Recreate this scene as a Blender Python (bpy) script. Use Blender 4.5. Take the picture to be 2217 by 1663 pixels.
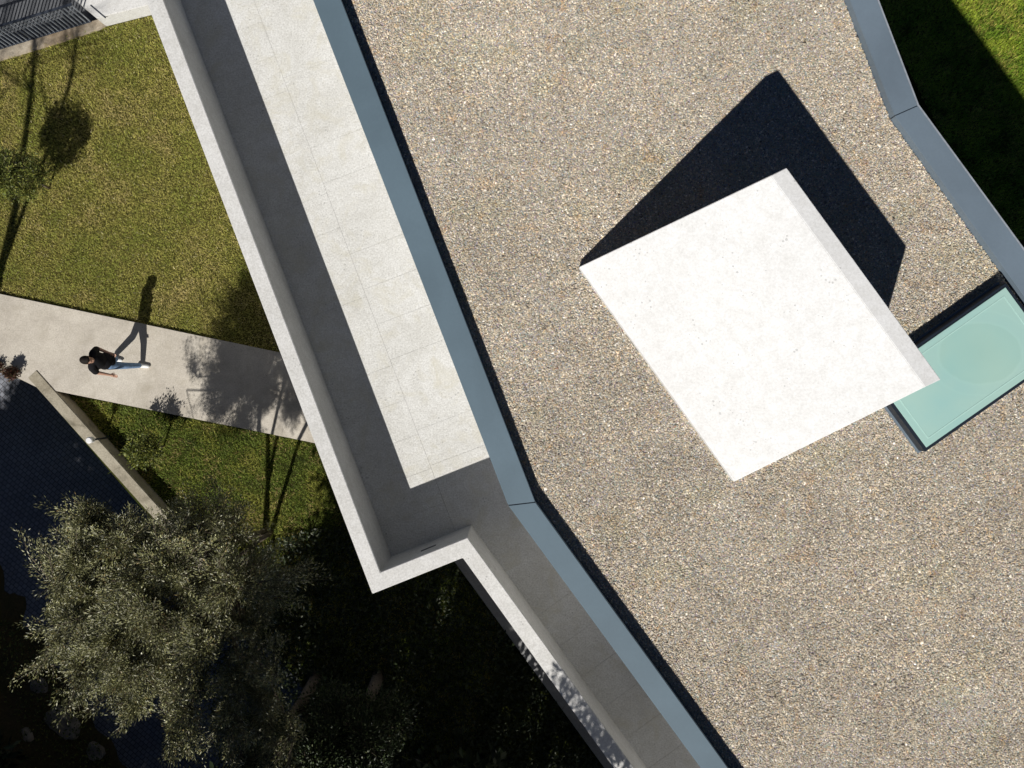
import bpy, bmesh, math, random
import numpy as np
from mathutils import Vector, Matrix

for o in list(bpy.data.objects):
    bpy.data.objects.remove(o, do_unlink=True)
S = bpy.context.scene
COL = S.collection
rng = np.random.default_rng(7)
random.seed(7)

# ------------------------------------------------------------------ camera
CAM_Z = 16.5                      # drone height above the garden path
FPX = 1700.0                      # focal length in photo pixels (photo 2217 wide)
cam = bpy.data.cameras.new('camera')
cam.sensor_width = 36.0
cam.lens = 36.0 * FPX / 2217.0
cam.clip_end = 3000
cam_o = bpy.data.objects.new('camera', cam)
cam_o.location = (0, 0, CAM_Z)
cam_o.rotation_euler = (0, 0, 0)
COL.objects.link(cam_o)
S.camera = cam_o

# ------------------------------------------------------------------ light
SUN_EL = math.radians(43.2)
SH = Vector((0.27, 0.963)).normalized()      # direction in which shadows fall
to_sun = Vector((-SH.x * math.cos(SUN_EL), -SH.y * math.cos(SUN_EL), math.sin(SUN_EL)))
sun = bpy.data.lights.new('sun', 'SUN')
sun.energy = 5.0
sun.angle = math.radians(0.5)
sun.color = (1.0, 0.965, 0.91)
sun_o = bpy.data.objects.new('sun', sun)
sun_o.rotation_euler = to_sun.to_track_quat('Z', 'Y').to_euler()
sun_o.location = (-8, -25, 30)
COL.objects.link(sun_o)

world = bpy.data.worlds.new('World')
S.world = world
world.use_nodes = True
wn = world.node_tree.nodes
wl = world.node_tree.links
bg = wn['Background']
sky = wn.new('ShaderNodeTexSky')
sky.sky_type = 'NISHITA'
sky.sun_disc = False
sky.sun_elevation = SUN_EL
sky.sun_rotation = math.atan2(to_sun.x, to_sun.y)
sky.altitude = 5000
sky.air_density = 0.65
sky.dust_density = 0.3
sky.ozone_density = 3.2
wl.new(sky.outputs['Color'], bg.inputs['Color'])
bg.inputs['Strength'].default_value = 0.05

S.render.engine = 'CYCLES'
S.cycles.samples = 160
S.cycles.use_denoising = True
S.cycles.caustics_reflective = True
S.cycles.blur_glossy = 0.3
S.view_settings.view_transform = 'Standard'
S.view_settings.look = 'None'
S.view_settings.gamma = 1.0
S.view_settings.exposure = 0.0
S.render.resolution_x = 1024
S.render.resolution_y = 768


# ------------------------------------------------------------------ helpers
def at(px, py, z):
    """Photo pixel -> world point at height z (the drone looks straight down)."""
    k = (CAM_Z - z) / FPX
    return Vector(((px - 1108.5) * k, (831.5 - py) * k, z))


def xy(px, py, z):
    p = at(px, py, z)
    return (p.x, p.y)


def tag(o, label=None, cat=None, group=None, kind=None):
    if label: o['label'] = label
    if cat: o['category'] = cat
    if group: o['group'] = group
    if kind: o['kind'] = kind
    return o


def link(name, me, mat=None, parent=None):
    o = bpy.data.objects.new(name, me)
    COL.objects.link(o)
    if mat is not None:
        me.materials.clear()
        me.materials.append(mat)
    if parent is not None:
        o.parent = parent
        o.matrix_parent_inverse = Matrix.Translation(parent.location).inverted() if parent.parent is None else Matrix.Identity(4)
    return o


def empty(name, loc):
    o = bpy.data.objects.new(name, None)
    o.location = loc
    o.empty_display_size = 0.2
    COL.objects.link(o)
    return o


def bm_mesh(bm, name, smooth=False):
    bmesh.ops.recalc_face_normals(bm, faces=bm.faces[:])
    me = bpy.data.meshes.new(name)
    bm.to_mesh(me)
    bm.free()
    if smooth:
        me.polygons.foreach_set('use_smooth', [True] * len(me.polygons))
    return me


def prism(poly, z0, z1, bm=None):
    """Closed prism over a plan polygon."""
    if bm is None:
        bm = bmesh.new()
    lo = [bm.verts.new((x, y, z0)) for x, y in poly]
    hi = [bm.verts.new((x, y, z1)) for x, y in poly]
    bm.faces.new(list(reversed(lo)))
    bm.faces.new(hi)
    n = len(poly)
    for i in range(n):
        j = (i + 1) % n
        bm.faces.new((lo[i], lo[j], hi[j], hi[i]))
    return bm


def prism_obj(name, poly, z0, z1, mat, parent=None, bevel=0.0, seg=2):
    bm = prism(poly, z0, z1)
    if bevel > 0:
        bmesh.ops.recalc_face_normals(bm, faces=bm.faces[:])
        bmesh.ops.bevel(bm, geom=bm.edges[:], offset=bevel, segments=seg, affect='EDGES', clamp_overlap=True)
    return link(name, bm_mesh(bm, name), mat, parent)


def frustum(bm, p, q, r1, r2, n=6, cap=True):
    p = Vector(p); q = Vector(q)
    d = (q - p)
    if d.length < 1e-6:
        return
    d.normalize()
    a = d.orthogonal().normalized()
    b = d.cross(a)
    A = []; B = []
    for i in range(n):
        t = 2 * math.pi * i / n
        o = a * math.cos(t) + b * math.sin(t)
        A.append(bm.verts.new(p + o * r1)); B.append(bm.verts.new(q + o * r2))
    for i in range(n):
        j = (i + 1) % n
        bm.faces.new((A[i], A[j], B[j], B[i]))
    if cap:
        bm.faces.new(list(reversed(A))); bm.faces.new(B)


def box(bm, c, sx, sy, sz, rot=0.0):
    M = Matrix.Translation(c) @ Matrix.Rotation(rot, 4, 'Z') @ Matrix.Diagonal((sx, sy, sz, 1))
    bmesh.ops.create_cube(bm, size=1.0, matrix=M)


def np_mesh(name, V, F, col=None, smooth=False):
    me = bpy.data.meshes.new(name)
    V = np.ascontiguousarray(V, dtype=np.float32)
    F = np.ascontiguousarray(F, dtype=np.int32)
    k = F.shape[1]
    me.vertices.add(len(V)); me.vertices.foreach_set('co', V.ravel())
    me.loops.add(F.size); me.loops.foreach_set('vertex_index', F.ravel())
    me.polygons.add(len(F)); me.polygons.foreach_set('loop_start', np.arange(len(F), dtype=np.int32) * k)
    if smooth:
        me.polygons.foreach_set('use_smooth', np.ones(len(F), dtype=bool))
    me.update(calc_edges=True)
    if col is not None:
        at_ = me.color_attributes.new('Col', 'FLOAT_COLOR', 'POINT')
        c4 = np.ones((len(V), 4), dtype=np.float32); c4[:, :3] = col
        at_.data.foreach_set('color', c4.ravel())
    return me


def inside(P, poly):
    """Vectorised point in polygon."""
    x, y = P[:, 0], P[:, 1]
    r = np.zeros(len(P), dtype=bool)
    n = len(poly)
    for i in range(n):
        x1, y1 = poly[i]; x2, y2 = poly[(i + 1) % n]
        c = ((y1 > y) != (y2 > y))
        with np.errstate(divide='ignore', invalid='ignore'):
            xi = (x2 - x1) * (y - y1) / (y2 - y1 + 1e-12) + x1
        r ^= c & (x < xi)
    return r


def clip_poly(poly, p, n):
    """Keep the part of poly with (v-p).n >= 0."""
    out = []
    m = len(poly)
    for i in range(m):
        a = poly[i]; b = poly[(i + 1) % m]
        da = (a[0] - p[0]) * n[0] + (a[1] - p[1]) * n[1]
        db = (b[0] - p[0]) * n[0] + (b[1] - p[1]) * n[1]
        if da >= 0: out.append(a)
        if (da >= 0) != (db >= 0):
            t = da / (da - db)
            out.append((a[0] + (b[0] - a[0]) * t, a[1] + (b[1] - a[1]) * t))
    return out


# smooth value noise on a plane, for colour patches
def vnoise(x, y, s, seed):
    r = np.random.default_rng(seed)
    G = r.random((128, 128))
    u = x / s + 40.3; v = y / s + 40.7
    i = np.floor(u).astype(int); j = np.floor(v).astype(int)
    fu = u - i; fv = v - j
    fu = fu * fu * (3 - 2 * fu); fv = fv * fv * (3 - 2 * fv)
    i %= 128; j %= 128
    i1 = (i + 1) % 128; j1 = (j + 1) % 128
    return (G[i, j] * (1 - fu) + G[i1, j] * fu) * (1 - fv) + (G[i, j1] * (1 - fu) + G[i1, j1] * fu) * fv


# ------------------------------------------------------------------ materials
def new_mat(name):
    m = bpy.data.materials.new(name)
    m.use_nodes = True
    return m, m.node_tree.nodes, m.node_tree.links, m.node_tree.nodes['Principled BSDF']


def noise_node(N, L, scale, detail=4, rough=0.6, dist=0.0, vec=None):
    n = N.new('ShaderNodeTexNoise')
    n.inputs['Scale'].default_value = scale
    n.inputs['Detail'].default_value = detail
    n.inputs['Roughness'].default_value = rough
    n.inputs['Distortion'].default_value = dist
    if vec is not None: L.new(vec, n.inputs['Vector'])
    return n


def ramp(N, L, fac, stops):
    r = N.new('ShaderNodeValToRGB')
    e = r.color_ramp.elements
    while len(e) < len(stops): e.new(0.5)
    for i, (p, c) in enumerate(stops):
        e[i].position = p
        e[i].color = (*c, 1) if len(c) == 3 else c
    L.new(fac, r.inputs['Fac'])
    return r


def mixc(N, L, mode, fac, a, b):
    m = N.new('ShaderNodeMix'); m.data_type = 'RGBA'; m.blend_type = mode
    for sock, v in ((m.inputs[0], fac), (m.inputs[6], a), (m.inputs[7], b)):
        if hasattr(v, 'is_output'): L.new(v, sock)
        elif isinstance(v, (int, float)): sock.default_value = v
        else: sock.default_value = (*v, 1)
    return m.outputs[2]


def bump(N, L, P, h, strength=0.3, dist=0.01):
    b = N.new('ShaderNodeBump')
    b.inputs['Strength'].default_value = strength
    b.inputs['Distance'].default_value = dist
    L.new(h, b.inputs['Height'])
    L.new(b.outputs['Normal'], P.inputs['Normal'])


def concrete(name, base, stain, speck=0.25, rough=0.85, lichen=None, lich_amt=0.0, pores=True):
    m, N, L, P = new_mat(name)
    tc = N.new('ShaderNodeTexCoord').outputs['Object']
    n1 = noise_node(N, L, 1.1, 6, 0.65, 0.4, tc)
    n2 = noise_node(N, L, 38, 5, 0.75, 0, tc)
    n3 = noise_node(N, L, 7, 5, 0.7, 0.6, tc)
    r1 = ramp(N, L, n1.outputs['Fac'], [(0.32, stain), (0.62, base)])
    c = mixc(N, L, 'MULTIPLY', speck, r1.outputs['Color'], ramp(N, L, n2.outputs['Fac'], [(0.3, (0.45, 0.44, 0.42)), (0.62, (1.05, 1.05, 1.05))]).outputs['Color'])
    c = mixc(N, L, 'MULTIPLY', 0.5, c, ramp(N, L, n3.outputs['Fac'], [(0.3, (0.78, 0.77, 0.74)), (0.6, (1, 1, 1))]).outputs['Color'])
    if lichen:
        n4 = noise_node(N, L, 2.3, 8, 0.7, 1.0, tc)
        f = ramp(N, L, n4.outputs['Fac'], [(0.5, (0, 0, 0)), (0.7, (lich_amt,) * 3)])
        c = mixc(N, L, 'MIX', f.outputs['Color'], c, lichen)
    if pores:
        v = N.new('ShaderNodeTexVoronoi'); v.feature = 'F1'
        v.inputs['Scale'].default_value = 17.0
        L.new(tc, v.inputs['Vector'])
        nn = noise_node(N, L, 3.1, 2, 0.5, 0, tc)
        mul = N.new('ShaderNodeMath'); mul.operation = 'MULTIPLY_ADD'
        L.new(nn.outputs['Fac'], mul.inputs[0]); mul.inputs[1].default_value = -1.1; mul.inputs[2].default_value = 0.575
        ad = N.new('ShaderNodeMath'); ad.operation = 'ADD'
        L.new(v.outputs['Distance'], ad.inputs[0]); L.new(mul.outputs[0], ad.inputs[1])
        # few, small dark pits
        f = ramp(N, L, ad.outputs[0], [(0.02, (0.72, 0.72, 0.72)), (0.06, (1, 1, 1))])
        c = mixc(N, L, 'MULTIPLY', 1.0, c, f.outputs['Color'])
    L.new(c, P.inputs['Base Color'])
    P.inputs['Roughness'].default_value = rough
    P.inputs['Specular IOR Level'].default_value = 0.3
    bump(N, L, P, n2.outputs['Fac'], 0.35, 0.006)
    return m


def attr_mat(name, rough=0.7, spec=0.3, trans=0.0):
    m, N, L, P = new_mat(name)
    a = N.new('ShaderNodeAttribute'); a.attribute_name = 'Col'
    L.new(a.outputs['Color'], P.inputs['Base Color'])
    P.inputs['Roughness'].default_value = rough
    P.inputs['Specular IOR Level'].default_value = spec
    if trans > 0:
        t = N.new('ShaderNodeBsdfTranslucent')
        L.new(a.outputs['Color'], t.inputs['Color'])
        mx = N.new('ShaderNodeMixShader'); mx.inputs[0].default_value = trans
        out = N['Material Output'] if 'Material Output' in N else N.get('Material Output')
        L.new(P.outputs[0], mx.inputs[1]); L.new(t.outputs[0], mx.inputs[2])
        L.new(mx.outputs[0], out.inputs['Surface'])
    return m


def plain(name, col, rough=0.6, metal=0.0, var=0.15, scale=12, spec=0.5, bmp=0.0):
    m, N, L, P = new_mat(name)
    tc = N.new('ShaderNodeTexCoord').outputs['Object']
    n = noise_node(N, L, scale, 5, 0.6, 0.2, tc)
    lo = tuple(c * (1 - var) for c in col); hi = tuple(min(1, c * (1 + var)) for c in col)
    L.new(ramp(N, L, n.outputs['Fac'], [(0.3, lo), (0.7, hi)]).outputs['Color'], P.inputs['Base Color'])
    P.inputs['Roughness'].default_value = rough
    P.inputs['Metallic'].default_value = metal
    P.inputs['Specular IOR Level'].default_value = spec
    if bmp: bump(N, L, P, n.outputs['Fac'], bmp, 0.01)
    return m


M_white = concrete('white_concrete', (0.755, 0.75, 0.735), (0.66, 0.655, 0.635), 0.5, lichen=(0.50, 0.49, 0.45), lich_amt=0.35)
M_hood = concrete('pale_render', (0.765, 0.765, 0.76), (0.73, 0.73, 0.725), 0.30, pores=True)
M_floor = concrete('walkway_concrete', (0.775, 0.775, 0.755), (0.68, 0.675, 0.645), 0.66, lichen=(0.55, 0.52, 0.41), lich_amt=0.5)
M_path = concrete('path_concrete', (0.65, 0.60, 0.52), (0.51, 0.465, 0.40), 0.6, lichen=(0.36, 0.32, 0.25), lich_amt=0.55)
M_old = concrete('weathered_concrete', (0.46, 0.42, 0.33), (0.30, 0.26, 0.19), 0.6, lichen=(0.10, 0.09, 0.06), lich_amt=0.7, pores=False)
M_kerb = concrete('sandy_kerb', (0.50, 0.44, 0.35), (0.27, 0.20, 0.13), 0.6, lichen=(0.10, 0.08, 0.05), lich_amt=0.6, pores=False)
M_apron = concrete('grey_concrete', (0.36, 0.36, 0.36), (0.26, 0.26, 0.26), 0.5, pores=False)
M_joint = plain('joint_grout', (0.46, 0.45, 0.42), 0.95, var=0.6, scale=2.5)
M_wall = concrete('house_wall_concrete', (0.66, 0.655, 0.64), (0.56, 0.555, 0.54), 0.3, pores=False)


def zinc_mat(name, col):
    m, N, L, P = new_mat(name)
    tc = N.new('ShaderNodeTexCoord').outputs['Object']
    n = noise_node(N, L, 0.7, 4, 0.6, 0.5, tc)
    n2 = noise_node(N, L, 30, 4, 0.6, 0, tc)
    r = ramp(N, L, n.outputs['Fac'], [(0.3, tuple(c * 0.88 for c in col)), (0.7, tuple(c * 1.1 for c in col))])
    c = mixc(N, L, 'MULTIPLY', 0.18, r.outputs['Color'], ramp(N, L, n2.outputs['Fac'], [(0.3, (0.7, 0.7, 0.7)), (0.7, (1, 1, 1))]).outputs['Color'])
    L.new(c, P.inputs['Base Color'])
    P.inputs['Roughness'].default_value = 0.5
    P.inputs['Metallic'].default_value = 0.0
    P.inputs['Specular IOR Level'].default_value = 0.45
    bump(N, L, P, n.outputs['Fac'], 0.15, 0.02)
    return m


M_zinc = zinc_mat('blue_grey_sheet_metal', (0.118, 0.170, 0.208))
M_zinc2 = zinc_mat('grey_sheet_metal', (0.150, 0.195, 0.240))
M_steel = plain('dark_steel', (0.055, 0.065, 0.085), 0.45, 0.3, 0.2, 20)
M_steel2 = plain('galvanised_bar', (0.30, 0.33, 0.37), 0.5, 0.1, 0.2, 20)
M_frame = plain('black_frame', (0.012, 0.018, 0.028), 0.45, 0, 0.2, 20)
M_bark = plain('bark', (0.16, 0.13, 0.10), 0.9, 0, 0.4, 25, 0.2, 0.5)
M_twig = plain('twig_bark', (0.11, 0.09, 0.065), 0.9, 0, 0.3, 25, 0.2)
M_leaf = attr_mat('leaves', 0.5, 0.4, 0.15)
M_olive = attr_mat('olive_leaves', 0.42, 0.5, 0.08)
M_grass = attr_mat('grass_blades', 0.6, 0.25, 0.2)
M_pebble = attr_mat('pebbles', 0.75, 0.35)
M_rock = plain('rock', (0.36, 0.31, 0.25), 0.95, 0, 0.5, 4, 0.2, 0.6)
M_asphalt = plain('dark_asphalt', (0.11, 0.115, 0.125), 0.9, 0, 0.3, 40, 0.2, 0.3)


def soil_mat(name, a, b, c_):
    m, N, L, P = new_mat(name)
    tc = N.new('ShaderNodeTexCoord').outputs['Object']
    n = noise_node(N, L, 1.3, 6, 0.7, 0.3, tc)
    n2 = noise_node(N, L, 24, 6, 0.75, 0.2, tc)
    r = ramp(N, L, n.outputs['Fac'], [(0.3, a), (0.5, b), (0.72, c_)])
    c = mixc(N, L, 'MULTIPLY', 0.7, r.outputs['Color'], ramp(N, L, n2.outputs['Fac'], [(0.3, (0.35, 0.35, 0.35)), (0.7, (1.2, 1.2, 1.2))]).outputs['Color'])
    L.new(c, P.inputs['Base Color'])
    P.inputs['Roughness'].default_value = 0.95
    P.inputs['Specular IOR Level'].default_value = 0.1
    bump(N, L, P, n2.outputs['Fac'], 0.8, 0.02)
    return m


M_lawn = soil_mat('lawn_soil', (0.050, 0.052, 0.012), (0.080, 0.072, 0.018), (0.105, 0.085, 0.028))
M_lawn_g = soil_mat('green_lawn_soil', (0.026, 0.036, 0.006), (0.045, 0.055, 0.010), (0.070, 0.066, 0.016))
M_bank = soil_mat('bank_soil', (0.08, 0.08, 0.03), (0.13, 0.10, 0.05), (0.09, 0.10, 0.03))
M_terrain = soil_mat('terrain_soil', (0.05, 0.05, 0.02), (0.07, 0.06, 0.03), (0.06, 0.065, 0.02))

# small granite setts for the drive
def sett_mat():
    m, N, L, P = new_mat('granite_setts')
    tc = N.new('ShaderNodeTexCoord').outputs['Object']
    mp = N.new('ShaderNodeMapping'); mp.inputs['Rotation'].default_value = (0, 0, 0.72)
    L.new(tc, mp.inputs['Vector'])
    b = N.new('ShaderNodeTexBrick')
    b.inputs['Scale'].default_value = 1.0
    b.inputs['Brick Width'].default_value = 0.11
    b.inputs['Row Height'].default_value = 0.11
    b.inputs['Mortar Size'].default_value = 0.009
    b.inputs['Color1'].default_value = (0.30, 0.315, 0.35, 1)
    b.inputs['Color2'].default_value = (0.23, 0.24, 0.27, 1)
    b.inputs['Mortar'].default_value = (0.10, 0.10, 0.11, 1)
    L.new(mp.outputs['Vector'], b.inputs['Vector'])
    n = noise_node(N, L, 0.9, 5, 0.6, 0.3, tc)
    c = mixc(N, L, 'MULTIPLY', 0.6, b.outputs['Color'], ramp(N, L, n.outputs['Fac'], [(0.3, (0.55, 0.55, 0.6)), (0.7, (1.1, 1.1, 1.1))]).outputs['Color'])
    L.new(c, P.inputs['Base Color'])
    P.inputs['Roughness'].default_value = 0.8
    bump(N, L, P, b.outputs['Fac'], -0.6, 0.01)
    return m


M_sett = sett_mat()

# gravel bed under the pebbles
def gravel_bed():
    m, N, L, P = new_mat('gravel_bed')
    tc = N.new('ShaderNodeTexCoord').outputs['Object']
    v = N.new('ShaderNodeTexVoronoi'); v.inputs['Scale'].default_value = 62
    L.new(tc, v.inputs['Vector'])
    n = noise_node(N, L, 0.8, 4, 0.6, 0, tc)
    c = mixc(N, L, 'MIX', 0.6, v.outputs['Color'], (0.36, 0.305, 0.225))
    hsv = N.new('ShaderNodeHueSaturation'); hsv.inputs['Saturation'].default_value = 0.45; hsv.inputs['Value'].default_value = 0.8
    L.new(c, hsv.inputs['Color'])
    L.new(hsv.outputs['Color'], P.inputs['Base Color'])
    P.inputs['Roughness'].default_value = 0.95
    bump(N, L, P, v.outputs['Distance'], -0.8, 0.015)
    return m


M_bed = gravel_bed()

# ------------------------------------------------------------------ levels
Z_PATH = 0.08
Z_FLOOR = 4.0
Z_PAR = 5.06
Z_GRAV = 6.80
Z_COPL = 6.98
Z_COPR = 6.91
Z_DRIVE = -2.2
Z_RIGHT = -4.8
Z_LOW = -0.28          # strip of garden below the path
Z_WALL = 0.10
Z_TOPDRIVE = -0.7

# ------------------------------------------------------------------ ground
R = 900
bm = bmesh.new()
bmesh.ops.create_grid(bm, x_segments=40, y_segments=40, size=R)
for v in bm.verts:
    v.co.z = -7.5 + (0 if v.co.length < 80 else 2.5 * math.sin(v.co.x * .011) * math.cos(v.co.y * .013))
tag(link('terrain', bm_mesh(bm, 'terrain'), M_terrain), kind='structure')

LAWN = [xy(*p, 0) for p in [(-520, 294), (0, 128), (215, 60), (300, 33), (300, -520), (1500, -520), (1500, 1050),
                            (720, 960), (660, 950), (78, 834), (0, 806), (-520, 700)]]
tag(prism_obj('lawn', LAWN, -7.6, 0.0, M_lawn), kind='structure')
LOWG = [xy(*p, Z_LOW) for p in [(78, 836), (660, 952), (1500, 1100), (1500, 2350), (1440, 2350), (300, 1092)]]
tag(prism_obj('garden_strip', LOWG, -7.65, Z_LOW, M_lawn_g), kind='structure')
o = prism_obj('driveway', [(-40, -30), (-1.5, -30), (-1.5, 4), (-40, 4)], -7.0, Z_DRIVE, M_sett); tag(o, kind='structure')
o = prism_obj('lower_lawn', [(1.0, -40), (60, -40), (60, 40), (1.0, 40)], -7.2, Z_RIGHT, M_lawn_g); tag(o, kind='structure')
top_poly = [xy(*p, Z_TOPDRIVE) for p in [(-900, 400), (0, 128), (228, 55), (300, 20), (320, -700), (-900, -700)]]
tag(prism_obj('access_road', top_poly, -7.1, Z_TOPDRIVE, M_asphalt), kind='structure')

# bank beyond the drive, bottom left
bpts = [xy(*p, -1.9) for p in [(-700, 900), (-60, 1310), (80, 1395), (180, 1540), (270, 1680), (420, 1960), (-700, 2300)]]
bm = bmesh.new()
g = bmesh.ops.create_grid(bm, x_segments=46, y_segments=46, size=5.0, matrix=Matrix.Translation((-13.6, -8.6, 0)))
kill = []
for v in bm.verts:
    d = inside(np.array([[v.co.x, v.co.y]]), bpts)[0]
    e = min((Vector((v.co.x, v.co.y)) - Vector(p)).length for p in bpts)
    # distance to the drive edge line
    a = Vector(bpts[2]); b = Vector(bpts[4]); dl = (b - a).normalized(); nn = Vector((-dl.y, dl.x))
    h = -((Vector((v.co.x, v.co.y)) - a).dot(Vector((dl.y, -dl.x))))
    h = -h if nn.x > 0 else h
    s = (Vector((v.co.x, v.co.y)) - a).dot(Vector((dl.y, -dl.x)))
    v.co.z = -2.22 + max(-0.1, min(1.2, 0.45 * s)) + 0.1 * math.sin(v.co.x * 5) * math.cos(v.co.y * 4.3)
tag(link('bank', bm_mesh(bm, 'bank', True), M_bank), kind='structure')

# garden path
PATH = [xy(*p, Z_PATH) for p in [(-420, 547), (0, 636), (604, 763), (760, 796), (820, 990), (660, 955), (78, 838), (0, 800), (-420, 690)]]
o = prism_obj('garden_path', PATH, -0.2, Z_PATH, M_path, bevel=0.006); tag(o, kind='structure')
# bright entrance landing, top left
ZL = 0.38
tl = at(209, 39, ZL); tl2 = at(169, 5, ZL); e = (tl2 - tl).normalized(); far = tl + e * 5.0
b1 = at(326, 33, 0.0)
LAND = [(tl.x, tl.y), (b1.x, b1.y), xy(430, 5, 0.0), xy(470, -500, 0.0), (far.x + 3, far.y + 1.0), (far.x, far.y)]
land = prism_obj('entrance_plinth', LAND, -0.9, ZL, M_white, bevel=0.008); tag(land, kind='structure')
bm = bmesh.new(); p = at(196, 11, ZL); q = at(229, 39, ZL)
d = q - p; box(bm, (p + q) / 2 + Vector((0, 0, .001)), d.length, 0.028, 0.006, math.atan2(d.y, d.x))
link('drain_slot', bm_mesh(bm, 'drain_slot'), M_steel, land)
KERB = [xy(*p, 0.04) for p in [(-500, 262), (0, 101), (222, 38), (229, 56), (214, 64), (120, 95), (0, 131), (-500, 300)]]
tag(prism_obj('kerb', KERB, -1.0, 0.04, M_kerb, bevel=0.015), kind='structure')

# ------------------------------------------------------------------ house
house = empty('flat_roofed_house', (3, 0, Z_RIGHT))
tag(house, 'white concrete flat-roofed house with gravel roof, blue-grey metal edges and walled walkway', 'house')

Zp = Z_PAR
po = [(162, -403), (806, 1286), (1002, 1208), (1643, 2100)]
pi = [(201, -403), (823, 1239), (1012, 1164), (1689, 2100)]
PO = [xy(*p, Zp) for p in po]; PI = [xy(*p, Zp) for p in pi]


def quad_strip(outer, inner, i):
    return [outer[i], outer[i + 1], inner[i + 1], inner[i]]


par = prism_obj('parapet', PO + PI[::-1], Z_FLOOR - 0.35, Zp, M_white, house, bevel=0.008)
# overflow slot in the short return of the parapet
bm = bmesh.new()
a = Vector(PI[1]); b = Vector(PI[2]); d = (b - a).normalized(); nrm = Vector((-d.y, d.x))
c = a + (b - a) * 0.52
box(bm, (c.x + nrm.x * 0.001, c.y + nrm.y * 0.001, Z_PAR - 0.42), 0.24, 0.012, 0.07, math.atan2(d.y, d.x))
link('overflow_slot', bm_mesh(bm, 'overflow_slot'), M_frame, par)

# roof outline
cl = [(504, -450), (1100, 1094), (1874, 2150)]
cr = [(565, -450), (1159, 1087), (1929, 2150)]
CL = [xy(*p, Z_COPL) for p in cl]; CR = [xy(*p, Z_COPL) for p in cr]
rl = [(1666, -450), (1937.5, 250), (2600, 1176), (3297, 2150)]
rr = [(1728, -450), (1987, 228), (2690, 1188), (3395, 2150)]
RL = [xy(*p, Z_COPR) for p in rl]; RR = [xy(*p, Z_COPR) for p in rr]


def inset_line(P, d):
    """Move an open polyline sideways by d (to its right when walking along it)."""
    out = []
    for i in range(len(P)):
        ns = []
        if i > 0:
            e = (Vector(P[i]) - Vector(P[i - 1])).normalized(); ns.append(Vector((e.y, -e.x)))
        if i < len(P) - 1:
            e = (Vector(P[i + 1]) - Vector(P[i])).normalized(); ns.append(Vector((e.y, -e.x)))
        n = sum(ns, Vector((0, 0))).normalized()
        k = d / max(0.3, n.dot(ns[0]))
        out.append(tuple(Vector(P[i]) + n * k))
    return out


# polylines run from top of the picture to the bottom: "right" is towards -x
CLi = inset_line(CL, -0.02); RRi = inset_line(RR, 0.02)
roof_poly = CLi + RRi[::-1]
prism_obj('roof_slab', roof_poly, 6.35, Z_GRAV - 0.03, M_wall, house)
bed = prism_obj('gravel_bed', inset_line(CR, -0.01) + inset_line(RL, 0.01)[::-1], Z_GRAV - 0.026, Z_GRAV - 0.012, M_bed, house)
wall_poly = inset_line(CL, -0.28) + inset_line(RR, 0.35)[::-1]
prism_obj('upper_wall', inset_line(CL, -0.45) + inset_line(RR, 0.35)[::-1], Z_FLOOR - 0.3, 6.345, M_wall, house)
low_poly = PO + [RRi[3], RRi[2], RRi[1], RRi[0]]
prism_obj('lower_wall', [PO[0], PO[1], PO[2], PO[3]] + inset_line(RR, 0.35)[::-1], -7.0, Z_FLOOR - 0.352, M_wall, house)


def seg_prism(name, A0, A1, B0, B1, z0, z1, mat, parent, gap=0.004, bevel=0.006):
    """Sheet-metal cap between two edge lines with a hairline gap at both ends."""
    A0, A1, B0, B1 = map(Vector, (A0, A1, B0, B1))
    ea = (A1 - A0).normalized() * gap; eb = (B1 - B0).normalized() * gap
    return prism_obj(name, [tuple(A0 + ea), tuple(A1 - ea), tuple(B1 - eb), tuple(B0 + eb)], z0, z1, mat, parent, bevel)


cop = prism_obj('roof_edge', CLi + inset_line(CR, 0.012)[::-1], Z_GRAV - 0.029, Z_COPL - 0.008, M_frame, house)
for i in range(2):
    seg_prism('coping', CL[i], CL[i + 1], CR[i], CR[i + 1], Z_COPL - 0.16, Z_COPL, M_zinc, cop)
cop2 = prism_obj('roof_edge', inset_line(RL, -0.012) + RRi[::-1], Z_GRAV - 0.029, Z_COPR - 0.008, M_frame, house)
for i in range(3):
    seg_prism('coping', RL[i], RL[i + 1], RR[i], RR[i + 1], Z_COPR - 0.14, Z_COPR, M_zinc2, cop2)
    # folded drip along the outer edge
    A = Vector(RR[i]); B = Vector(RR[i + 1]); d = B - A
    bm = bmesh.new(); c = (A + B) / 2
    n = Vector((-d.y, d.x)).normalized()
    box(bm, (c.x + n.x * .006, c.y + n.y * .006, Z_COPR - 0.012), d.length, 0.018, 0.03, math.atan2(d.y, d.x))
    link('drip_edge', bm_mesh(bm, 'drip_edge'), M_steel2, cop2)

# glazed wall under the roof edge, facing the walkway
m, N, L, P = new_mat('window_glass')
P.inputs['Base Color'].default_value = (0.02, 0.03, 0.035, 1); P.inputs['Roughness'].default_value = 0.10
P.inputs['IOR'].default_value = 1.6; P.inputs['Metallic'].default_value = 0.0; P.inputs['Coat Weight'].default_value = 1.0; P.inputs['Coat IOR'].default_value = 2.4; P.inputs['Coat Roughness'].default_value = 0.27
nz = noise_node(N, L, 0.6, 2, 0.5, 0, N.new('ShaderNodeTexCoord').outputs['Object'])
L.new(ramp(N, L, nz.outputs['Fac'], [(0.3, (0.015, 0.022, 0.026)), (0.7, (0.03, 0.04, 0.045))]).outputs['Color'], P.inputs['Base Color'])
M_glass = m
GL = inset_line(CL, -0.36); GL2 = inset_line(CL, -0.40)
seg_prism('window', GL[0], GL[1], GL2[0], GL2[1], Z_FLOOR + 0.02, 6.33, M_glass, house, gap=0.02, bevel=0)
ca, cb = Vector(GL[1]), Vector(GL[2]); ca2 = Vector(GL2[1]); dd = (cb - ca).normalized()
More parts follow.
